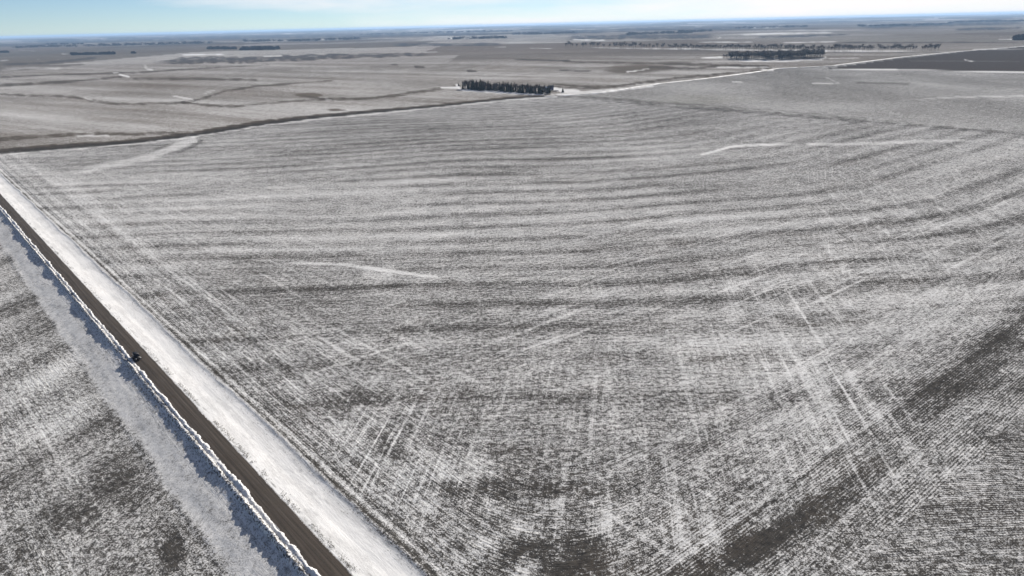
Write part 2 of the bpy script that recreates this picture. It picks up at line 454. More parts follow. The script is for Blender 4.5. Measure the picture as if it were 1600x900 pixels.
    soil = soil * (1 - (dk * .7)[:, None]) + np.array([.030, .034, .034]) * (dk * .7)[:, None]
    sn = .5 * ss(.70, .78, fbm(x / 1100, y / 1500, 65, 3)) * ss(30, 20, dpy) * (y > 0)
    cov = cov + sn * .55
    def fstripe(pts, wpx, dv, soft=.8, col=None):
        if dv > 0:
            dv = dv * .75; wpx = [q * .6 for q in wpx] if isinstance(wpx, list) else wpx * .6
        line(pts, wpx, dv, soft, (.1, .1), .9, .5, col if col else ((.075, .07, .07) if dv < 0 else None))
    fstripe([(0, 109), (40, 106), (100, 107)], 3, .25, 2); fstripe([(0, 95), (14, 94)], 1.2, .6)
    fstripe([(0, 101), (60, 99), (100, 96), (160, 89)], 1.5, -.25, 1.4); fstripe([(57, 93), (60, 93)], 1.0, .7)
    fstripe([(30, 78), (55, 79)], 1.5, .3); fstripe([(96, 84.2), (108, 84)], .8, .8)
    fstripe([(283, 86), (352, 84.6)], 1.4, .85, .7); fstripe([(410, 88.4), (442, 87.4)], 1.2, .85, .7)
    fstripe([(235, 99), (300, 94), (400, 93), (480, 90), (600, 86), (680, 85)], [2, 7, 6, 6, 4, 2], -.35, 1.5, (.06, .058, .065))
    fstripe([(240, 94), (300, 91), (420, 89), (520, 83)], 1.2, .18)
    fstripe([(540, 85.5), (600, 84.5)], 1, .35); fstripe([(660, 82), (685, 81)], 1, .6); fstripe([(480, 88), (500, 87.5)], 1, .4)
    fstripe([(700, 59.6), (745, 59.4)], .9, .8, .7); fstripe([(770, 73.8), (792, 73.4)], 1, .5); fstripe([(826, 75), (865, 76)], .9, .5)
    fstripe([(610, 70), (700, 69.5), (790, 69)], 3, -.25, 1.5, (.055, .06, .075)); fstripe([(600, 66.5), (900, 66)], 1, .12)
    fstripe([(610, 101), (622, 101)], 1.3, -.5); fstripe([(648, 104.6), (664, 104.6)], 1.3, -.8); fstripe([(730, 111), (745, 111.5)], 1.2, -.4)
    fstripe([(800, 93), (895, 95)], 1.2, -.35); fstripe([(870, 110), (925, 111)], 1.2, -.25)
    fstripe([(893, 61.6), (947, 62.8)], 1.5, .9, .6); fstripe([(1088, 66.2), (1130, 66), (1180, 66)], 1.2, .7, .7); fstripe([(1220, 66.8), (1310, 65.2)], 1.0, .6, .7)
    fstripe([(1030, 58.5), (1033, 58.5)], 1.0, .7); fstripe([(1122, 60), (1127, 57.6)], 1.0, .8)
    fstripe([(1155, 54.6), (1190, 53.2), (1250, 51.4), (1310, 50.4)], [1.2, 2.4, 2.6, 1.4], .42, 1.2)
    fstripe([(1085, 41.8), (1098, 41.8)], .7, .6); fstripe([(1170, 44), (1220, 44)], .8, .5); fstripe([(1210, 40.4), (1228, 40.2)], .8, .6)
    fstripe([(900, 74), (1100, 77), (1290, 79.5), (1440, 80)], [1.5, 2.4, 3.0, 2.4, 1], .55, 1.2)
    fstripe([(1095, 90.5), (1130, 89.5)], [1.5, 2.8], .8, 1.0); fstripe([(1150, 94.5), (1210, 95.6), (1285, 92.5), (1292, 88)], 1.8, .6, 1.0)
    fstripe([(1292, 91.5), (1345, 90.6)], .9, .4)
    fstripe([(880, 59), (1000, 57), (1120, 57)], 4, -.3, 2, (.04, .05, .07)); fstripe([(1180, 58), (1330, 53.5)], 1.6, -.2, 1.2, (.04, .05, .07))
    fstripe([(1340, 42), (1460, 38), (1600, 34.5)], 3, -.35, 2, (.035, .045, .06)); fstripe([(1490, 46), (1600, 43.5)], 2, -.3, 1.2, (.035, .045, .06))
    fstripe([(800, 52), (1000, 46), (1200, 43)], 3, -.3, 2.4, (.04, .05, .065)); fstripe([(0, 66), (400, 58), (800, 52)], 2.4, -.25, 2, (.04, .05, .065))
    fstripe([(1560, 61.2), (1583, 61.4)], 1.1, .9, .6); fstripe([(1300, 66.5), (1600, 66)], .8, -.25, .8)
    cov = np.where(R < 1, .5, cov)

    # ---------- the road corridor
    el, er = verge_edges(s)
    near_r = (t < er + 4) & (t > 0)
    snow_r = ss(er + 1.4, er - 1.8, t + 1.6 * (fbm(x / 1.6, y / 1.6, 70, 3) - .5)) * (t > 0)
    snow_l = ss(el - 1.2, el + 1.2, t + 2.0 * (fbm(x / 2.0, y / 2.0, 71, 3) - .5)) * (t <= 0)
    sv = np.maximum(snow_r, snow_l)
    thin = fbm(s / 6, t / 2, 72, 4)
    cs = 1.02 - np.where(t > 3, .20 * ss(.42, .66, fbm(s / 16, t / 1.8, 69, 5, .65)) * ss(3, 6, t), 0) - .40 * ss(.62, .76, thin) * (t > 3) * ss(-20, 200, 200 - s) * .6
    # shade of the left bank painted darker by thinning its snow in patches
    cs = cs - .50 * ss(-5.6, -6.4, t) * ss(-9.0, -7.0, t) * ss(.45, .70, fbm(s / 1.0, t / .8, 73, 4, .7))
    cs = cs - .45 * ss(.5, .68, fbm(s / 3, t / .8, 74, 4)) * np.exp(-((t - 4.0) / .9) ** 2)
    cs = cs - np.where(t < -8, .34 + .3 * (fbm(s / 12, t / 3, 79, 4) - .5), 0)
    on = (s > -400) & (s < 4000)
    cov = np.where(on, cov * (1 - sv) + cs * sv, cov)
    amp = np.where(on, amp * (1 - sv) + np.where(t > 0, .24, .55) * sv, amp)
    strk = np.where(on, strk * (1 - sv), strk)
    # painted shadow at the snow edge, then wheel tracks and drift lines parallel to the road on the field side
    wob = 0.9 * (fbm(s / 40, s * 0, 75, 3) - .5)
    for tt, ww, dv in ((17.4, .5, -.40), (19.2, .6, .35), (20.6, .4, -.15), (23.5, .5, .16), (25.2, .35, .22), (27.2, .35, -.15), (31.0, .5, .2), (33, .4, .16), (38.5, .5, -.14), (43, .6, .18), (45, .5, .14)):
        mt = np.exp(-(((t - tt - wob * (1 if tt < 22 else 2)) / ww) ** 2)) * (.45 + .9 * fbm(s / 9, s * 0 + tt, 76, 3))
        cov = cov + dv * mt * on * (t > 3) * (1 - snow_r * .6) * (~beyond)
    # machine lines along the diagonal headland
    wob2 = 2.4 * (fbm(du / 50, du * 0, 81, 3) - .5)
    for tt, ww, dv in ((0, .8, -.20), (1.8, .9, .16), (5, .5, .10), (-4, .6, .14), (-9, .7, -.15), (12, 1.2, .10), (-16, .8, .16), (22, 2.0, .14), (28, 1.0, -.10), (36, 2.0, .16), (44, 1.2, .08), (-25, .8, .15)):
        mt = np.exp(-(((u2 - tt - wob2) / ww) ** 2)) * (.4 + .9 * fbm(du / 12, du * 0 + tt, 82, 3))
        cov = cov + dv * mt * ss(15, 30, t) * (~beyond)
    return dict(cov=cov, rowu=u, roww=w, mh=mh, amp=amp, strk=strk, strkb=strkb * (~beyond), strkc=strkc * (~beyond) * (~rf), strkd=strkd * (~beyond), wave=wave, soil=soil)

# ------------------------------------------------------------------ materials
class NT:
    def __init__(self, name):
        self.m = bpy.data.materials.new(name); self.m.use_nodes = True
        self.t = self.m.node_tree; self.t.nodes.clear()
        self.out = self.n('ShaderNodeOutputMaterial')
    def n(self, ty, **kw): return N(self.t, ty, **kw)
    def l(self, a, b): self.t.links.new(a, b)
    def setin(self, sock, v):
        if hasattr(v, 'links') or isinstance(v, bpy.types.NodeSocket): self.l(v, sock)
        else: sock.default_value = v
    def math(self, op, a, b=0.0, c=None, clamp=False):
        n = self.n('ShaderNodeMath', operation=op); n.use_clamp = clamp
        self.setin(n.inputs[0], a); self.setin(n.inputs[1], b)
        if c is not None: self.setin(n.inputs[2], c)
        return n.outputs[0]
    def comb(self, x, y, z):
        n = self.n('ShaderNodeCombineXYZ')
        for i, v in enumerate((x, y, z)): self.setin(n.inputs[i], v)
        return n.outputs[0]
    def noise(self, vec, scale=1.0, detail=2.0, rough=.5, dist=0.0, dim='3D'):
        n = self.n('ShaderNodeTexNoise'); n.noise_dimensions = dim
        n.inputs['Scale'].default_value = scale; n.inputs['Detail'].default_value = detail
        n.inputs['Roughness'].default_value = rough; n.inputs['Distortion'].default_value = dist
        if vec is not None: self.l(vec, n.inputs['Vector'])
        return n.outputs[0]
    def ramp(self, v, a, b, lo=0.0, hi=1.0, smooth=True):
        n = self.n('ShaderNodeMapRange')
        n.interpolation_type = 'SMOOTHSTEP' if smooth else 'LINEAR'
        self.setin(n.inputs['Value'], v); n.inputs['From Min'].default_value = a; n.inputs['From Max'].default_value = b
        n.inputs['To Min'].default_value = lo; n.inputs['To Max'].default_value = hi
        return n.outputs[0]
    def mix(self, f, a, b):
        n = self.n('ShaderNodeMix', data_type='RGBA')
        self.setin(n.inputs['Factor'], f); self.setin(n.inputs[6], a); self.setin(n.inputs[7], b)
        return n.outputs[2]
    def mixf(self, f, a, b):
        n = self.n('ShaderNodeMix', data_type='FLOAT')
        self.setin(n.inputs['Factor'], f); self.setin(n.inputs[2], a); self.setin(n.inputs[3], b)
        return n.outputs[0]
    def attr(self, name, color=False):
        n = self.n('ShaderNodeAttribute', attribute_name=name)
        return n.outputs['Color'] if color else n.outputs['Fac']
    def bsdf(self, color, rough=.8, spec=.3, metal=0.0, normal=None):
        n = self.n('ShaderNodeBsdfPrincipled')
        self.setin(n.inputs['Base Color'], color); self.setin(n.inputs['Roughness'], rough)
        n.inputs['Specular IOR Level'].default_value = spec; n.inputs['Metallic'].default_value = metal
        if normal is not None: self.l(normal, n.inputs['Normal'])
        self.l(n.outputs[0], self.out.inputs['Surface'])
        return n
    def bump(self, h, strength=1.0, dist=.1):
        n = self.n('ShaderNodeBump'); n.inputs['Strength'].default_value = strength
        n.inputs['Distance'].default_value = dist; self.l(h, n.inputs['Height'])
        return n.outputs[0]

def make_field_material():
    g = NT('stubble_and_snow')
    geo = g.n('ShaderNodeNewGeometry')
    sep = g.n('ShaderNodeSeparateXYZ'); g.l(geo.outputs['Position'], sep.inputs[0])
    X, Y = sep.outputs[0], sep.outputs[1]
    cov = g.attr('cov'); u = g.attr('rowu'); w = g.attr('roww'); mh = g.attr('mh'); amp = g.attr('amp'); strk = g.attr('strk')
    soil = g.attr('soil', True)
    P2 = g.comb(X, Y, 0.0)
    # rows: long thin marks across the row coordinate
    xs = g.math('MULTIPLY', X, .10); ys = g.math('MULTIPLY', Y, .10)
    rH = g.noise(g.comb(g.math('MULTIPLY', w, .80), xs, ys), 1.0, 3.0, .80)
    xs2 = g.math('MULTIPLY', X, .17); ys2 = g.math('MULTIPLY', Y, .17)
    rU = g.noise(g.comb(g.math('MULTIPLY', u, 1.35), xs2, ys2), 1.0, 2.6, .80)
    rows = g.mixf(mh, rH, rU)
    # drill rows, 0.8 m apart
    wav = g.math('SINE', g.math('ADD', g.math('MULTIPLY', g.mixf(g.ramp(mh, .45, .55), w, u), 2 * math.pi / .84), g.math('MULTIPLY', g.noise(P2, .12, 2.0), 5.0)))
    wav = g.math('MULTIPLY', wav, g.math('MULTIPLY', g.attr('wave'), .17))
    # clods and tufts
    grain = g.noise(P2, 2.3, 3.0, .75)
    grain2 = g.noise(P2, .62, 3.0, .78)
    grain = g.math('ADD', g.math('MULTIPLY', grain, .58), g.math('MULTIPLY', grain2, .42))
    mid = g.noise(P2, .11, 3.0, .6, .4)
    # drift streaks along the wind
    cw, sw = math.cos(WIND), math.sin(WIND)
    ac = g.math('SUBTRACT', g.math('MULTIPLY', X, cw), g.math('MULTIPLY', Y, sw))
    al = g.math('ADD', g.math('MULTIPLY', X, sw), g.math('MULTIPLY', Y, cw))
    stk = g.noise(g.comb(g.math('MULTIPLY', ac, .85), g.math('MULTIPLY', al, .008), 3.0), 1.0, 2.5, .5)
    stk = g.ramp(stk, .52, .80)
    stk2 = g.noise(g.comb(g.math('MULTIPLY', ac, .23), g.math('MULTIPLY', al, .012), 9.0), 1.0, 3.0, .6)
    stk = g.math('ADD', g.math('MULTIPLY', stk, g.ramp(g.noise(P2, .06, 2.0), .35, .65, .25, 1.0)), g.math('MULTIPLY', g.ramp(stk2, .47, .75), .60))
    stk = g.math('MULTIPLY', stk, strk)
    def family(az, fa, fl, z, lo, hi):
        c_, s_ = math.cos(az), math.sin(az)
        a_ = g.math('SUBTRACT', g.math('MULTIPLY', X, c_ * fa), g.math('MULTIPLY', Y, s_ * fa))
        l_ = g.math('ADD', g.math('MULTIPLY', X, s_ * fl), g.math('MULTIPLY', Y, c_ * fl))
        return g.ramp(g.noise(g.comb(a_, l_, z), 1.0, 3.0, .62), lo, hi)
    stk = g.math('ADD', stk, g.math('MULTIPLY', family(math.radians(22), .50, .012, 5.0, .52, .76), g.attr('strkb')))
    stk = g.math('ADD', stk, g.math('MULTIPLY', family(math.atan2(dd[0], dd[1]), .30, .008, 7.0, .50, .74), g.attr('strkc')))
    stk = g.math('ADD', stk, g.math('MULTIPLY', family(math.atan2(rd[0], rd[1]), .38, .010, 8.0, .50, .74), g.attr('strkd')))
    # passes of the machine, about ten metres apart
    rowa = g.math('MULTIPLY', g.math('SUBTRACT', rows, .5), .95)
    gra = g.math('MULTIPLY', g.math('SUBTRACT', grain, .5), 4.0)
    mia = g.math('MULTIPLY', g.math('SUBTRACT', mid, .5), .40)
    tex = g.math('MULTIPLY', g.math('ADD', g.math('ADD', g.math('ADD', rowa, wav), gra), mia), amp)
    S = g.math('ADD', g.math('ADD', cov, tex), g.math('MULTIPLY', stk, .66))
    snow = g.math('ADD', g.math('MULTIPLY', g.ramp(S, .20, .76), .80), g.math('MULTIPLY', g.ramp(S, .74, 1.05), .20))
    # stubble colour variation
    sn = g.noise(P2, .5, 3.0, .7)
    soil2 = g.mix(g.ramp(sn, .3, .7), g.mix(0.35, soil, (.02, .019, .018, 1)), g.mix(.18, soil, (.20, .175, .14, 1)))
    tint = g.noise(P2, .05, 2.0, .5)
    snowc = g.mix(g.ramp(tint, .35, .65), (.81, .80, .78, 1), (.75, .745, .73, 1))
    col = g.mix(snow, soil2, snowc)
    hgt = g.math('ADD', g.math('MULTIPLY', rows, 1.0), g.math('MULTIPLY', grain, .9))
    nrm = g.bump(g.math('MULTIPLY', hgt, g.math('ADD', g.math('MULTIPLY', amp, .8), .1)), .7, .40)
    g.bsdf(col, .9, .0, normal=nrm)
    return g.m
M_FIELD = make_field_material()

def make_road_material():
    g = NT('brown_gravel')
    geo = g.n('ShaderNodeNewGeometry')
    sep = g.n('ShaderNodeSeparateXYZ'); g.l(geo.outputs['Position'], sep.inputs[0])
    t = g.attr('tt'); s = g.attr('sl')
    trk = g.noise(g.comb(g.math('MULTIPLY', t, 1.7), g.math('MULTIPLY', s, .03), 0.0), 1.0, 3.0, .6)
    gr = g.noise(geo.outputs['Position'], 2.2, 4.0, .7)
    pt = g.noise(geo.outputs['Position'], .10, 3.0, .6)
    c = g.mix(g.ramp(trk, .35, .66), (.034, .027, .021, 1), (.080, .063, .050, 1))
    c = g.mix(g.math('MULTIPLY', g.ramp(gr, .35, .75), .35), c, (.090, .078, .066, 1))
    c = g.mix(g.math('MULTIPLY', g.ramp(pt, .45, .7), .3), c, (.034, .027, .022, 1))
    # snow dust blown in from both edges
    edge = g.math('ADD', g.ramp(g.math('ABSOLUTE', t), 2.1, 3.1, smooth=False), g.math('MULTIPLY', g.math('SUBTRACT', gr, .5), 1.6))
    edge2 = g.math('ADD', edge, g.math('MULTIPLY', g.math('SUBTRACT', pt, .5), 1.2))
    c = g.mix(g.ramp(edge2, .75, 1.15), c, (.62, .62, .62, 1))
    g.bsdf(c, .9, .2, normal=g.bump(gr, .6, .06))
    return g.m
M_ROAD = make_road_material()

def make_snow_material():
    g = NT('ploughed_snow')
    geo = g.n('ShaderNodeNewGeometry')
    a = g.noise(geo.outputs['Position'], 1.6, 4.0, .65)
    b = g.noise(geo.outputs['Position'], .6, 3.0, .6)
    c = g.mix(g.ramp(b, .35, .7), (.80, .79, .77, 1), (.72, .715, .70, 1))
    c = g.mix(g.ramp(g.math('ADD', a, g.math('MULTIPLY', g.attr('dirt'), .13)), .60, .70), c, (.10, .09, .08, 1))
    g.bsdf(c, .8, .25, normal=g.bump(a, .6, .25))
    return g.m
M_SNOW = make_snow_material()

def simple(name, c1, c2, scale=3.0, rough=.7, spec=.3, metal=0.0, bump=0.0):
    g = NT(name)
    tc_ = g.n('ShaderNodeTexCoord')
    nz = g.noise(tc_.outputs['Object'], scale, 3.0, .6)
    g.bsdf(g.mix(g.ramp(nz, .3, .7), tuple(c1) + (1,), tuple(c2) + (1,)), rough, spec, metal, g.bump(nz, .4, bump) if bump else None)
    return g.m
def treemat(name, c1, c2, rough=.9):
    g = NT(name)
    tc_ = g.n('ShaderNodeTexCoord'); oi = g.n('ShaderNodeObjectInfo')
    nz = g.noise(tc_.outputs['Object'], .9, 3.0, .7)
    f = g.math('ADD', g.math('MULTIPLY', nz, .7), g.math('MULTIPLY', oi.outputs['Random'], .45))
    g.bsdf(g.mix(g.ramp(f, .3, .8), tuple(c1) + (1,), tuple(c2) + (1,)), rough, .1)
    return g.m
M_CONIFER = treemat('evergreen_needles', (.020, .026, .015), (.062, .062, .036))
M_TWIG = treemat('bare_twigs', (.048, .039, .036), (.125, .102, .086))
M_BARK = treemat('bark', (.050, .040, .033), (.10, .085, .07))
M_WOOD = treemat('distant_wood', (.030, .028, .030), (.060, .052, .050))
M_GRASS = simple('dead_grass', (.10, .085, .055), (.20, .17, .12), 4.0, .9, .1)

# ------------------------------------------------------------------ ground: one sheet to the horizon
def build_ground():
    PXS = 692.0
    ang = math.atan(H / 62.0)
    rows = []
    while ang > 0.0021:
        rows.append(H / math.tan(ang))
        ang -= (1.0 if ang > .05 else .55) / PXS
    rr = np.array([0.5, 15, 35, 50] + rows + [65000.0, 90000.0])
    fine = np.arange(-math.radians(47), math.radians(47), 1.45 / PXS)
    coarse = np.linspace(math.radians(47), math.radians(313), 120)
    az = np.concatenate([fine, coarse])
    A, Rr = np.meshgrid(az, rr)
    x = (np.sin(A) * Rr).ravel(); y = (np.cos(A) * Rr).ravel()
    at_ = land(x, y)
    s, t = st(x, y)
    z = base_z(x, y)
    # lower the sheet where the road corridor lies over it
    inside = ss(21.5, 18.5, np.abs(t)) * ss(-90, -84, s) * ss(1500, 1480, s)
    z -= 2.6 * inside
    R = np.hypot(x, y)
    # very gentle swell of the land, rolling hills at the far rim
    far = ss(14000, 30000, R)
    th = np.arctan2(x, y)
    z += far * (18 + 46 * (fbm(th * 9 + 3, R / 30000, 93, 5, .6) - .35) + 34 * np.exp(-((th - .245) / .035) ** 2))
    z = np.minimum(z, 95)
    me = mesh_np('ground', np.stack([x, y, z], -1), grid_faces(len(rr), len(az), True)[:, ::-1], M_FIELD, True, at_)
    o = link('ground', me); tag(o, kind='structure')
    return o
build_ground()

def build_corridor():
    sa = np.concatenate([np.arange(-90, 620, .55), np.geomspace(620, 1500, 160)])
    ta = np.concatenate([np.arange(-22, -9.5, .45), np.arange(-9.5, 5.2, .22), np.arange(5.2, 22.01, .42)])
    T, S = np.meshgrid(ta, sa)
    s = S.ravel(); t = T.ravel()
    x, y = from_st(s, t)
    z = verge_profile(s, t) + .012
    z = z - .25 * ss(3.05, 2.8, np.abs(t))
    z = z - .05 * (np.abs(t) > 21.7)
    me = mesh_np('road_verge', np.stack([x, y, z], -1), grid_faces(len(sa), len(ta)), M_FIELD, True, land(x, y))
    o = link('road_verge', me); tag(o, kind='structure')
    # gravel running surface
    sa = np.concatenate([np.arange(-90, 620, 1.0), np.geomspace(620, 1500, 120)])
    ta = np.linspace(-3.25, 3.25, 27)
    T, S = np.meshgrid(ta, sa); s = S.ravel(); t = T.ravel()
    te = t * (1 + .035 * (fbm(s / 5, t * 0 + (t > 0) * 9.0, 95, 3) - .5) * 2 * (np.abs(t) > 3))
    x, y = from_st(s, te)
    crown = np.interp(np.abs(t), [0, 3.0, 3.25], [.86, .75, .55])
    rut = -.02 * (np.exp(-((np.abs(t) - 1.0) / .3) ** 2)) + .012 * (fbm(s / 1.5, t / .5, 96, 3) - .5)
    me = mesh_np('gravel_road', np.stack([x, y, crown + rut], -1), grid_faces(len(sa), len(ta)), M_ROAD, True, {'tt': t, 'sl': s})
    o = link('gravel_road', me); tag(o, kind='structure')
    # ploughed snow ridges along the left edge
    sa = np.concatenate([np.arange(-70, 300, .22), np.arange(300, 620, .5), np.geomspace(620, 1500, 150)])
    ta = np.arange(-7.0, -1.6, .13)
    T, S = np.meshgrid(ta, sa); s = S.ravel(); t = T.ravel()
    jit = (fbm(s / 3.4, s * 0 + 2, 101, 5, .72) - .5) * 1.5 + (fbm(s / 14, s * 0 + 4, 102, 2) - .5) * .9
    widen = .55 * ss(0, 1, (140 - s) / 140)
    c1 = -3.5 + widen * .5 + jit * .65
    h1 = (.12 + .6 * fbm(s / 3, s * 0, 103, 4, .7)) * np.exp(-np.abs((t - c1) / (.42 + .45 * np.clip(jit + .3, 0, 1))) ** 2.4)
    c2 = -5.15 + .25 * (fbm(s / 3, s * 0 + 8, 104, 3) - .5)
    h2 = (.52 + .55 * fbm(s / 3, s * 0 + 5, 105, 4, .7)) * np.exp(-np.abs((t - c2) / .72) ** 2.4)
    basez = np.interp(t, [-7.0, -6.2, -5.8, -4.6, -3.0, -1.6], [-1.3, -.35, .12, .58, .68, .70])
    var = .45 + .9 * ss(.3, .7, fbm(s / 17, s * 0 + 1, 107, 3)); h1 = h1 * (1.5 - .6 * var); h2 = h2 * var
    lump = (fbm(s / 1.3, t / .9, 106, 5, .75) - .5) * .95
    z = basez - .10 + h1 + h2 + lump * np.clip((h1 + h2) * 1.8, .1, 1)
    x, y = from_st(s, t)
    me = mesh_np('snow_bank', np.stack([x, y, z], -1), grid_faces(len(sa), len(ta)), M_SNOW, True, {'dirt': ss(-4.1, -4.7, t) * .8 + .25 * ss(-3.9, -4.3, t)})
    o = link('snow_bank', me); tag(o, kind='structure')
build_corridor()

# ------------------------------------------------------------------ the snow covered road that runs to the farm and beyond
def build_far_road():
    pts = [at(*p) for p in ROAD_FAR]
    P = [];
    for a, b in zip(pts[:-1], pts[1:]):
        L = np.linalg.norm(b - a); k = max(2, int(L / 18))
        for i in range(k): P.append(a + (b - a) * i / k)
    P.append(pts[-1]); P = np.array(P)
    T = np.gradient(P, axis=0); T /= np.linalg.norm(T, axis=1)[:, None]
    Nn = np.stack([T[:, 1], -T[:, 0]], -1)
    R = np.linalg.norm(P, axis=1)
    ta = np.array([-1.2, -1, -.5, 0, .5, 1, 1.2]); zz = np.array([-.3, .45, .6, .66, .6, .45, -.3])
    wn_ = (fbm(np.arange(len(P)) / 4.0, np.zeros(len(P)), 111, 3) - .5) * 6
    W = 4.8 + wn_ * .25
    co = np.zeros((len(P), len(ta), 3))
    for j, (tj, zj) in enumerate(zip(ta, zz)):
        co[:, j, :2] = P + Nn * (tj * W)[:, None]; co[:, j, 2] = zj + .4
    g = NT('packed_snow_road'); geo = g.n('ShaderNodeNewGeometry')
    nz = g.noise(geo.outputs['Position'], .05, 4, .7)
    g.bsdf(g.mix(g.ramp(nz, .38, .62), (.30, .28, .26, 1), (.74, .74, .74, 1)), .85, .2)
    me = mesh_np('snowy_road', co.reshape(-1, 3), grid_faces(len(P), len(ta)), g.m)
    o = link('snowy_road', me); tag(o, kind='structure')
build_far_road()

# ------------------------------------------------------------------ trees
class MB:
    def __init__(self): self.v = []; self.f = []
    def tri(self, a, b, c):
        i = len(self.v); self.v += [a, b, c]; self.f.append((i, i + 1, i + 2))
    def quad(self, a, b, c, d):
        i = len(self.v); self.v += [a, b, c, d]; self.f.append((i, i + 1, i + 2, i + 3))
    def tube(self, a, b, r0, r1, k=5):
        a = Vector(a); b = Vector(b); d = (b - a).normalized()
        p = d.orthogonal().normalized(); q = d.cross(p)
        i = len(self.v)
        for c, r in ((a, r0), (b, r1)):
            for j in range(k):
                an = 2 * math.pi * j / k
                self.v.append(tuple(c + (p * math.cos(an) + q * math.sin(an)) * r))
        for j in range(k):
            self.f.append((i + j, i + (j + 1) % k, i + k + (j + 1) % k, i + k + j))
        self.f.append(tuple(i + k + j for j in range(k)))
    def box(self, x0, x1, y0, y1, z0, z1):
        i = len(self.v)
        self.v += [(x0, y0, z0), (x1, y0, z0), (x1, y1, z0), (x0, y1, z0), (x0, y0, z1), (x1, y0, z1), (x1, y1, z1), (x0, y1, z1)]
        for f in ((0, 3, 2, 1), (4, 5, 6, 7), (0, 1, 5, 4), (1, 2, 6, 5), (2, 3, 7, 6), (3, 0, 4, 7)):
            self.f.append(tuple(i + k for k in f))
    def mesh(self, name, mat, smooth=False):
        me = bpy.data.meshes.new(name); me.from_pydata([tuple(v) for v in self.v], [], self.f)
        me.materials.append(mat)
        if smooth:
            me.polygons.foreach_set('use_smooth', [True] * len(me.polygons))
        me.update(); return me

def conifer_meshes(seed, h=12.0):
    r = random.Random(seed)
    tr = MB(); tr.tube((0, 0, -.3), (0, 0, h * .9), .22, .04, 6)
    cr = MB()
    layers = 15
    lean = r.uniform(-.02, .02)
    for L in range(layers):
        f = L / (layers - 1)
        z = h * (.10 + .86 * f)
        rad = h * .19 * (1 - f) ** .8 * r.uniform(.8, 1.15) + .12
        nb = 9 if f < .7 else 6
        for b in range(nb):
            an = 2 * math.pi * (b + r.random() * .8) / nb
            ln = rad * r.uniform(.65, 1.2)
            c, s_ = math.cos(an), math.sin(an)
            wd = ln * .34 + .12
            tip = (c * ln + lean * z, s_ * ln, z - ln * .38 - r.uniform(0, .25))
            a = (-s_ * wd * .5 + c * ln * .35, c * wd * .5 + s_ * ln * .35, z - ln * .05)
            d = (s_ * wd * .5 + c * ln * .35, -c * wd * .5 + s_ * ln * .35, z - ln * .05)
            top = (c * .05, s_ * .05, z + h * .045)
            cr.tri(top, a, tip); cr.tri(top, tip, d)
            dn_ = (c * ln * .55, s_ * ln * .55, z - ln * .62)
            cr.tri(a, dn_, tip); cr.tri(d, tip, dn_)
    cr.tri((-.12, 0, h * .93), (.12, 0, h * .93), (0, 0, h)); cr.tri((0, -.12, h * .93), (0, .12, h * .93), (0, 0, h))
    return tr.mesh('trunk', M_BARK), cr.mesh('crown', M_CONIFER)

def bare_meshes(seed, h=11.0, spread=.36, tw=.16):
    r = random.Random(seed)
    tr = MB(); cr = MB()
    tr.tube((0, 0, -.3), (r.uniform(-.2, .2), r.uniform(-.2, .2), h * .42), .28, .18, 6)
    for b in range(11):
        an = r.uniform(0, 2 * math.pi); z0 = h * r.uniform(.22, .5)
        ln = h * spread * r.uniform(.55, 1.0)
        p1 = Vector((math.cos(an) * ln * .6, math.sin(an) * ln * .6, z0 + h * r.uniform(.16, .36)))
        tr.tube((0, 0, z0), p1, .11, .05, 4)
        for c in range(8):
            p2 = p1 + Vector((r.gauss(0, 1) * ln * .34, r.gauss(0, 1) * ln * .34, abs(r.gauss(.1, .12)) * h))
            if p2.z > h: p2.z = h * r.uniform(.9, 1)
            side = Vector((r.gauss(0, 1), r.gauss(0, 1), 0)).normalized() * .07
            cr.tri(tuple(p1 - side), tuple(p1 + side), tuple(p2))
            for k in range(4):
                q0 = p1.lerp(p2, r.uniform(.25, 1)); d = Vector((r.gauss(0, 1), r.gauss(0, 1), r.uniform(.1, 1.4))) * h * .07
                s2 = Vector((r.gauss(0, 1), r.gauss(0, 1), r.gauss(0, .5))).normalized() * tw
                cr.tri(tuple(q0 - s2), tuple(q0 + s2), tuple(q0 + d))
    return tr.mesh('trunk', M_BARK), cr.mesh('crown', M_TWIG)

CON = [conifer_meshes(i) for i in range(4)]
BARE = [bare_meshes(20 + i) for i in range(4)]
THIN = [bare_meshes(60 + i, 20.0, .30, .34) for i in range(4)]
THICK = [bare_meshes(40 + i, 20.0, .34, .55) for i in range(4)]

def ground_z(x, y):
    return float(base_z(np.array([x]), np.array([y]))[0])

def place_tree(kindname, meshes, p, hs, ws, label, group):
    o = empty(kindname, (p[0], p[1], ground_z(p[0], p[1]) - .1), rng.uniform(0, 6.28))
    o.scale = (ws, ws, hs)
    tag(o, label, 'tree', group)
    link('trunk', meshes[0], o); link('crown', meshes[1], o)
    return o

def lerp2(a, b, f): return (a[0] + (b[0] - a[0]) * f, a[1] + (b[1] - a[1]) * f)
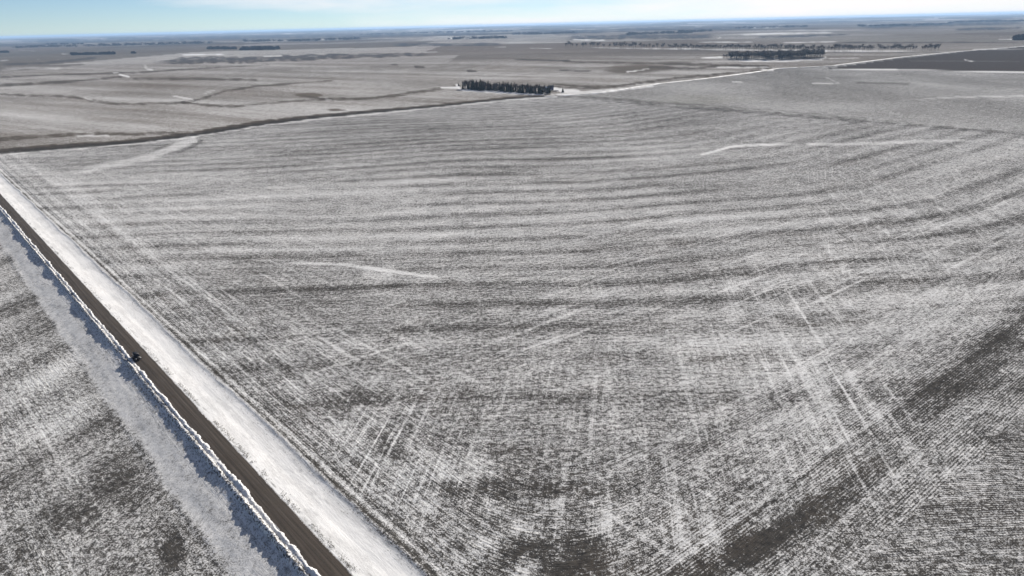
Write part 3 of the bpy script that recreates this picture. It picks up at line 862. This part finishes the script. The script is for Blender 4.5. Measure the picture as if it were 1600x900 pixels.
# farm shelterbelt: four ranks, mostly evergreens with bare trees between
LC = 'dark evergreen tree packed into the farm shelterbelt left of the blue shed'
LB = 'bare leafless tree standing among the evergreens of the farm shelterbelt'
GC = 'evergreens of the farm shelterbelt'; GB = 'bare trees of the farm shelterbelt'
F0, F1 = at(719, 139.2), at(844, 147.4)
axis = (F1 - F0); La = np.linalg.norm(axis); axis /= La; perp = np.array([-axis[1], axis[0]])
if perp[1] < 0: perp = -perp
for rk in range(5):
    nn = 27
    for i in range(nn):
        f = (i + rng.uniform(-.3, .3)) / (nn - 1)
        p = F0 + axis * La * f + perp * (rk * 7.5 + rng.uniform(-1.8, 1.8))
        big = rng.uniform(.62, 1.15) * (1.12 if f < .25 else 1.0)
        if rk == 0 and rng.random() < .12: continue
        if rng.random() < (.52 if rk < 3 else .35):
            place_tree('evergreen_tree', rng.choice(CON), p, big * 1.3, big * rng.uniform(1.6, 2.2), LC, GC)
        else:
            place_tree('bare_tree', rng.choice(BARE), p, big * 1.35, big * 1.6, LB, GB)
# lone trees at the yard
yd = at(879.5, 144.5)
place_tree('evergreen_tree', CON[1], yd, .80, 1.25, 'single dark cone-shaped evergreen alone in the snowy farm yard', None)
lf = at(716.5, 134.5)
place_tree('evergreen_tree', CON[2], lf, .55, 1.0, 'small green evergreen at the far left end of the farm shelterbelt', None)
yb_ = at(851, 151)
place_tree('bare_tree', BARE[1], yb_, .42, .6, 'small bare tree by the lane in front of the blue shed', None)

# long thin row of trees across the plain
LR = 'thin bare tree in the long windbreak row across the plain'; GR = 'bare trees of the long windbreak row'
rowpts = [(884, 74.6), (1000, 76.6), (1100, 78.4), (1290, 80.6), (1400, 80.8), (1466, 80.6)]
k = 0; px_ = 884
while px_ < 1468:
    gap = rng.random() < (.05 if px_ > 960 else .25)
    yy = np.interp(px_, [p[0] for p in rowpts], [p[1] for p in rowpts])
    if not gap and not (1430 < px_ < 1440):
        p = at(px_ + rng.uniform(-1, 1), yy + rng.uniform(-.25, .25))
        hs = rng.uniform(.95, 1.45) * (1.2 if px_ < 1000 else 1.0)
        place_tree('windbreak_tree', rng.choice(THIN), p, hs, hs * rng.uniform(.9, 1.3), LR, GR)
    px_ += rng.uniform(2.6, 4.2)

# dense grove in front of the windbreak
LG = 'dark leafless tree in the dense oval grove on the plain'; GG = 'trees of the dense oval grove'
for i in range(185):
    while True:
        a_, b_ = rng.uniform(-1, 1), rng.uniform(-1, 1)
        if a_ * a_ + b_ * b_ < 1: break
    pxx = 1210 + 76 * a_; base = 90.6 + 3.0 * b_ - (pxx - 1210) * .012
    p = at(pxx, base)
    hs = rng.uniform(.8, 1.12) * (1.2 if 1255 < pxx < 1282 else 1.0)
    place_tree('grove_tree', rng.choice(THICK), p, hs, hs * rng.uniform(1.5, 2.0), LG, GG)
for q, (xx, yy) in enumerate(((1131, 91.4), (1135, 91.9))):
    p = at(xx, yy)
    place_tree('grove_tree', THICK[q], p, .7, .8, ['bare tree at the left tip of the oval grove beside the snow patch', 'second bare tree from the left tip of the oval grove'][q], None)

# far belts: masses of trees nobody could count
def belt(name, pts, n, h, jitpx, label, wmul=1.0):
    mb = MB(); P = [at(*p) for p in pts]
    c0 = np.mean(P, axis=0)
    for i in range(n):
        f = rng.random() * (len(pts) - 1); j = min(int(f), len(pts) - 2); f -= j
        px0 = pts[j][0] + (pts[j + 1][0] - pts[j][0]) * f; py0 = pts[j][1] + (pts[j + 1][1] - pts[j][1]) * f
        p = at(px0, py0 + rng.uniform(-jitpx, jitpx))
        z = ground_z(p[0], p[1]); hh = h * rng.uniform(.6, 1.15); r = hh * .42 * wmul
        x0, y0 = p[0] - c0[0], p[1] - c0[1]
        for k in range(22):
            an = rng.uniform(0, 6.28); rr_ = r * rng.random() ** .5; zz = z + hh * rng.uniform(.05, .8)
            c = (x0 + math.cos(an) * rr_, y0 + math.sin(an) * rr_)
            s_ = hh * .18
            mb.tri((c[0] - s_ + rng.uniform(-1, 1), c[1] + rng.uniform(-s_, s_), zz - s_ * .6), (c[0] + s_, c[1] + rng.uniform(-s_, s_), zz - s_ * .6 + rng.uniform(-1, 1)), (c[0] + rng.uniform(-s_, s_) * .6, c[1], zz + s_ * rng.uniform(.7, 1.3)))
    o = link(name, mb.mesh(name, M_WOOD)); o.location = (c0[0], c0[1], 0)
    tag(o, label, 'tree belt', kind='stuff')
    return o
belt('tree_belt', [(112, 86), (180, 84.5)], 110, 17, .5, 'dark dense tree belt low on the plain at far left')
belt('tree_belt', [(0, 82), (14, 82)], 30, 17, .4, 'short dark tree belt cut by the left picture edge')
belt('tree_belt', [(203, 83.4), (213, 83.4)], 7, 15, .3, 'tiny clump of trees right of the dark belt')
belt('tree_belt', [(324, 76.5), (360, 76.6), (436, 76.4)], 120, 22, .4, 'long low dark tree belt on the plain in the left half')
belt('tree_belt', [(372, 78.3), (400, 78.4), (435, 77)], 50, 18, .4, 'front part of the long low tree belt')
belt('tree_belt', [(70, 69.6), (134, 69)], 60, 22, .4, 'faint bluish tree belt near the horizon at far left')
belt('tree_belt', [(1586, 62.4), (1625, 61.8)], 60, 26, .5, 'dark tree clump beside a snow strip at far right')
for (x0, x1, n_, hh) in ((20, 120, 50, 26), (130, 330, 90, 28), (380, 560, 80, 28), (560, 800, 110, 28), (700, 790, 50, 26), (800, 900, 80, 28), (980, 1080, 60, 26), (1060, 1110, 40, 26), (1150, 1260, 60, 26), (1340, 1480, 90, 26), (1480, 1600, 90, 26), (1490, 1560, 40, 24)):
    hz0 = 40 - (x0 - 800) * math.tan(ROLL); hz1 = 40 - (x1 - 800) * math.tan(ROLL)
    off = rng.uniform(7, 19)
    belt('distant_woodland', [(x0, hz0 + off), ((x0 + x1) / 2, (hz0 + hz1) / 2 + off + rng.uniform(-1, 1)), (x1, hz1 + off)], n_, hh, .5, 'blue hazy strip of distant woodland just below the horizon', 2.2)

# dead grass standing along the verges
def build_grass():
    mb_v = []; mb_f = []
    def tuft(s, t, h):
        x, y = from_st(s, t); z = float(verge_profile(np.array([s]), np.array([t]))[0])
        for k in range(3):
            an = rng.uniform(0, 6.28); w_ = .05; dx, dy = math.cos(an) * w_, math.sin(an) * w_
            i = len(mb_v); lx, ly = rng.uniform(-.2, .2) - .08, rng.uniform(-.2, .2)
            mb_v.extend([(x - dx, y - dy, z - .05), (x + dx, y + dy, z - .05), (x + lx, y + ly, z + h * rng.uniform(.6, 1))])
            mb_f.append((i, i + 1, i + 2))
    for i in range(2600):
        s = rng.uniform(-30, 520) if i % 3 else rng.uniform(-30, 160)
        tuft(s, rng.gauss(-7.0, 1.0), .45)
    for i in range(2600):
        s = rng.uniform(-30, 420) if i % 2 else rng.uniform(-30, 150)
        if fbm(np.array([s / 6]), np.array([1.0]), 121, 3)[0] > .45: tuft(s, rng.gauss(4.1, .55), .35)
    for i in range(1500):
        tuft(rng.uniform(-30, 300), rng.gauss(16, 1.2), .3)
    for i in range(1800):
        s = rng.uniform(-30, 420); tuft(s, -4.3 + rng.gauss(0, .12), .6)
    me = bpy.data.meshes.new('dead_grass'); me.from_pydata(mb_v, [], mb_f); me.materials.append(M_GRASS)
    o = link('dead_grass', me); tag(o, 'pale dead grass poking through the snow of the road verges', 'grass', kind='stuff')
build_grass()

# ------------------------------------------------------------------ farm buildings
M_BLUE = simple('blue_steel_siding', (.035, .055, .16), (.05, .075, .20), 6, .5, .4)
M_GREEN = simple('dull_green_siding', (.09, .14, .10), (.13, .18, .13), 6, .6, .3)
M_WHITE = simple('white_trim', (.72, .72, .72), (.80, .80, .80), 5, .6, .3)
M_ROOF = simple('pale_metal_roof', (.50, .52, .54), (.66, .68, .70), 5, .5, .5)
M_DARKROOF = simple('dark_shingle_roof', (.04, .045, .07), (.06, .065, .09), 5, .8, .2)
M_GLASS = simple('window_glass', (.03, .04, .05), (.05, .06, .08), 2, .1, .6)

def shed(loc, rz, L, W, hw, hr, wall_m, roof_m, label, cat, name, windows):
    root = empty(name, loc, rz); tag(root, label, cat)
    w = MB(); x, y = L / 2, W / 2
    w.quad((-x, -y, -1), (x, -y, -1), (x, -y, hw), (-x, -y, hw)); w.quad((x, y, -1), (-x, y, -1), (-x, y, hw), (x, y, hw))
    for sx in (-1, 1):
        w.f.append(tuple(range(len(w.v), len(w.v) + 5)))
        w.v += [(sx * x, -y, -1), (sx * x, y, -1), (sx * x, y, hw), (sx * x, 0, hr), (sx * x, -y, hw)]
    link('wall', w.mesh('wall', wall_m), root)
    for sy in (-1, 1):
        r = MB(); o_ = .4
        k = (hr - hw) / y
        a = (-x - o_, sy * (y + o_), hw - k * o_ + .05); b = (x + o_, sy * (y + o_), hw - k * o_ + .05)
        c = (x + o_, 0, hr + .05); d = (-x - o_, 0, hr + .05)
        up = lambda p: (p[0], p[1], p[2] + .15)
        r.quad(up(a), up(b), up(c), up(d)); r.quad(a, d, c, b); r.quad(a, b, up(b), up(a)); r.quad(b, c, up(c), up(b)); r.quad(d, a, up(a), up(d)); r.quad(c, d, up(d), up(c))
        link('roof_slope', r.mesh('roof_slope', roof_m), root)
    for (wx, wz, ww, wh) in windows:
        f = MB(); f.box(wx - ww / 2 - .1, wx + ww / 2 + .1, -y - .10, -y - .02, wz - .1, wz + wh + .1)
        fo = link('window_frame', f.mesh('window_frame', M_WHITE), root)
        g_ = MB(); g_.box(wx - ww / 2, wx + ww / 2, -y - .13, -y - .08, wz, wz + wh)
        link('pane', g_.mesh('pane', M_GLASS), fo)
    d_ = MB(); d_.box(-.6, .6, -y - .12, -y - .02, 0, 2.2)
    dr = link('door', d_.mesh('door', M_WHITE), root)
    hb = MB(); hb.box(.35, .45, -y - .20, -y - .125, 1.0, 1.12); link('handle', hb.mesh('handle', M_GLASS), dr)
    return root
b1 = at(860.5, 140.8)
shed((b1[0], b1[1], 0), math.radians(4), 10, 8, 6.0, 8.6, M_BLUE, M_DARKROOF, 'deep blue two-storey farmhouse at the right end of the shelterbelt', 'house', 'blue_farmhouse', [(-3.2, 1, 1.2, 1.3), (3.2, 1, 1.2, 1.3), (-3.2, 3.8, 1.2, 1.3), (0, 3.8, 1.2, 1.3), (3.2, 3.8, 1.2, 1.3)])
b2 = at(852.0, 140.5)
shed((b2[0], b2[1], 0), math.radians(4), 8, 7, 3.6, 6.0, M_GREEN, M_ROOF, 'small green shed with pale roof tucked between trees and blue farmhouse', 'shed', 'green_shed', [(-2.4, 1.2, 1.2, 1.0), (2.4, 1.2, 1.2, 1.0)])
# low hedge in the yard
hp = at(868.5, 142.7)
mb = MB()
for i in range(240):
    x0 = rng.uniform(-6, 6); y0 = rng.uniform(-1.2, 1.2); z0 = rng.uniform(0, 1.5) * (1 - (x0 / 7) ** 2)
    mb.tri((x0 - .35, y0, z0), (x0 + .35, y0 + rng.uniform(-.3, .3), z0 + rng.uniform(-.1, .2)), (x0 + rng.uniform(-.2, .2), y0 + rng.uniform(-.3, .3), z0 + .6))
o = link('shrub', mb.mesh('shrub', M_TWIG)); o.location = (hp[0], hp[1], 0)
tag(o, 'low dark clipped shrub row in the snowy farm yard between house and lone evergreen', 'shrub')

# ------------------------------------------------------------------ the parked vehicle
def build_suv():
    g = NT('dark_car_paint')
    tc_ = g.n('ShaderNodeTexCoord'); nz = g.noise(tc_.outputs['Object'], 2.0, 3, .6)
    sepz = g.n('ShaderNodeSeparateXYZ'); g.l(tc_.outputs['Object'], sepz.inputs[0])
    dust = g.math('MULTIPLY', g.ramp(sepz.outputs[2], 1.0, .3), g.ramp(nz, .3, .8))
    bs = g.bsdf(g.mix(dust, (.012, .012, .014, 1), (.06, .05, .042, 1)), .6, .2); bs.inputs['Coat Weight'].default_value = .05
    paint = g.m
    tyre_m = simple('tyre_rubber', (.015, .015, .016), (.05, .045, .04), 6, .9, .2)
    rim_m = simple('alloy_rim', (.35, .35, .36), (.5, .5, .5), 4, .35, .5, .9)
    glass_m = simple('tinted_glass', (.010, .012, .014), (.016, .018, .02), 2, .06, .8)
    lamp_m = simple('lamp_lens', (.75, .75, .74), (.85, .85, .85), 5, .15, .7)
    tail_m = simple('red_lamp_lens', (.30, .012, .01), (.38, .02, .015), 5, .2, .6)
    trim_m = simple('black_trim', (.02, .02, .02), (.03, .03, .03), 5, .7, .3)
    s0, t0 = st(*at(216, 562)); t0 = -1.35
    x0, y0 = from_st(s0, t0)
    root = empty('parked_suv', (x0, y0, .82), math.atan2(-rd[1], -rd[0]))     # nose towards the camera
    root.scale = (1.08, 1.08, 1.08)
    tag(root, 'black SUV standing at the snowy left edge of the brown gravel road', 'car')
    L, W = 5.2, 2.0
    # side outline of the body, lower shell then greenhouse
    prof = [(-2.58, .45), (-2.60, .95), (-2.52, 1.12), (-1.0, 1.17), (.95, 1.15), (1.35, 1.08), (2.2, .98), (2.55, .82), (2.6, .50), (2.45, .32), (-2.45, .32)]
    def shell(prof, hw, taper, name, mat, parent, bev=.05):
        bm = bmesh.new()
        vs = []
        for sy in (-1, 1):
            vs.append([bm.verts.new((x, sy * (hw - taper(z)), z)) for x, z in prof])
        n = len(prof)
        for i in range(n):
            bm.faces.new((vs[0][i], vs[0][(i + 1) % n], vs[1][(i + 1) % n], vs[1][i]))
        bm.faces.new(vs[0][::-1]); bm.faces.new(vs[1])
        bmesh.ops.recalc_face_normals(bm, faces=bm.faces)
        bmesh.ops.bevel(bm, geom=list(bm.edges), offset=bev, segments=2, affect='EDGES', clamp_overlap=True)
        me = bpy.data.meshes.new(name); bm.to_mesh(me); bm.free(); me.materials.append(mat)
        me.polygons.foreach_set('use_smooth', [True] * len(me.polygons))
        return link(name, me, parent)
    body = shell(prof, W / 2, lambda z: .05 if z > 1.0 else .0, 'body', paint, root, .06)
    cab = [(-2.42, 1.10), (-2.12, 1.72), (-1.9, 1.80), (.15, 1.83), (.40, 1.78), (1.30, 1.10)]
    shell(cab, W / 2 - .06, lambda z: .17 * (z - 1.1) / .7, 'cabin', paint, root, .05)
    def pane(name, pts):
        m_ = MB(); m_.quad(*pts)
        o = link(name, m_.mesh(name, glass_m), root)
        return o
    pane('windshield', [(1.245, -.82, 1.17), (1.245, .82, 1.17), (.50, .68, 1.735), (.50, -.68, 1.735)])
    pane('rear_window', [(-2.42, .80, 1.20), (-2.42, -.80, 1.20), (-2.16, -.68, 1.70), (-2.16, .68, 1.70)])
    for sy in (-1, 1):
        for (xa, xb, xc, xd) in ((1.05, .12, .12, .38), (.04, -1.0, -1.0, .04), (-1.08, -2.20, -2.02, -1.08)):
            pane('side_window', [(xa, sy * .955, 1.17), (xb, sy * .955, 1.17), (xc, sy * .815, 1.70), (xd, sy * .815, 1.70)])
        m_ = MB(); m_.box(.85, 1.05, min(sy * .97, sy * 1.16), max(sy * .97, sy * 1.16), 1.12, 1.30); link('mirror', m_.mesh('mirror', trim_m), root)
        m_ = MB(); m_.box(2.42, 2.60, min(sy * .60, sy * .93), max(sy * .60, sy * .93), .72, .86); link('headlight', m_.mesh('headlight', lamp_m), root)
        m_ = MB(); m_.box(-2.62, -2.50, min(sy * .76, sy * .97), max(sy * .76, sy * .97), .80, 1.08); link('tail_lamp', m_.mesh('tail_lamp', tail_m), root)
        m_ = MB(); m_.box(-1.9, .1, min(sy * .66, sy * .70), max(sy * .66, sy * .70), 1.86, 1.90)
        for xx in (-1.9, -.9, .06): m_.box(xx, xx + .05, min(sy * .66, sy * .70), max(sy * .66, sy * .70), 1.80, 1.865)
        link('roof_rail', m_.mesh('roof_rail', trim_m), root)
        m_ = MB(); m_.box(-1.2, 1.2, min(sy * .96, sy * 1.06), max(sy * .96, sy * 1.06), .30, .36); link('running_board', m_.mesh('running_board', trim_m), root)
        for xx in (-1.55, 1.55):
            t_ = MB(); t_.tube((xx, sy * .76, .38), (xx, sy * 1.01, .38), .385, .385, 20); t_.tube((xx, sy * 1.01, .38), (xx, sy * 1.03, .38), .385, .34, 20)
            t_.f.append(tuple(range(19, -1, -1)))
            wo_ = link('wheel', t_.mesh('wheel', tyre_m), root)
            r_ = MB(); r_.tube((xx, sy * 1.02, .38), (xx, sy * 1.045, .38), .24, .20, 12); link('rim', r_.mesh('rim', rim_m), wo_)
            a_ = MB()
            for q in range(8):
                a0, a1 = math.pi * q / 8, math.pi * (q + 1) / 8
                P0 = (xx + math.cos(a0) * .47, sy * 1.015, .38 + math.sin(a0) * .47); P1 = (xx + math.cos(a1) * .47, sy * 1.015, .38 + math.sin(a1) * .47)
                Q0 = (xx + math.cos(a0) * .39, sy * 1.015, .38 + math.sin(a0) * .39); Q1 = (xx + math.cos(a1) * .39, sy * 1.015, .38 + math.sin(a1) * .39)
                a_.quad(P0, P1, Q1, Q0); a_.quad(P0, P1, (P1[0], sy * .9, P1[2]), (P0[0], sy * .9, P0[2]))
            link('wheel_arch', a_.mesh('wheel_arch', trim_m), root)
    m_ = MB()
    for k_ in range(4): m_.box(2.58, 2.625, -.55, .55, .60 + k_ * .07, .63 + k_ * .07)
    link('grille', m_.mesh('grille', trim_m), root)
    m_ = MB(); m_.box(2.50, 2.68, -.95, .95, .36, .55); link('bumper', m_.mesh('bumper', trim_m), root)
    m_ = MB(); m_.box(-2.70, -2.55, -.95, .95, .36, .58); link('bumper', m_.mesh('bumper', trim_m), root)
build_suv()

# ------------------------------------------------------------------ haze
def build_haze():
    m_ = MB(); E = 66000.0
    m_.box(-E, E, -3000, E, -14, 150)
    mat = bpy.data.materials.new('haze_air'); mat.use_nodes = True
    nt = mat.node_tree; nt.nodes.clear()
    out = nt.nodes.new('ShaderNodeOutputMaterial'); pv = nt.nodes.new('ShaderNodeVolumePrincipled')
    pv.inputs['Color'].default_value = (.42, .64, .95, 1)
    pv.inputs['Density'].default_value = HAZE
    pv.inputs['Anisotropy'].default_value = .15
    nt.links.new(pv.outputs[0], out.inputs['Volume'])
    o = link('haze', m_.mesh('haze', mat)); tag(o, 'thin pale haze over the whole plain', 'haze', kind='stuff')
HAZE = 2.9e-5
build_haze()
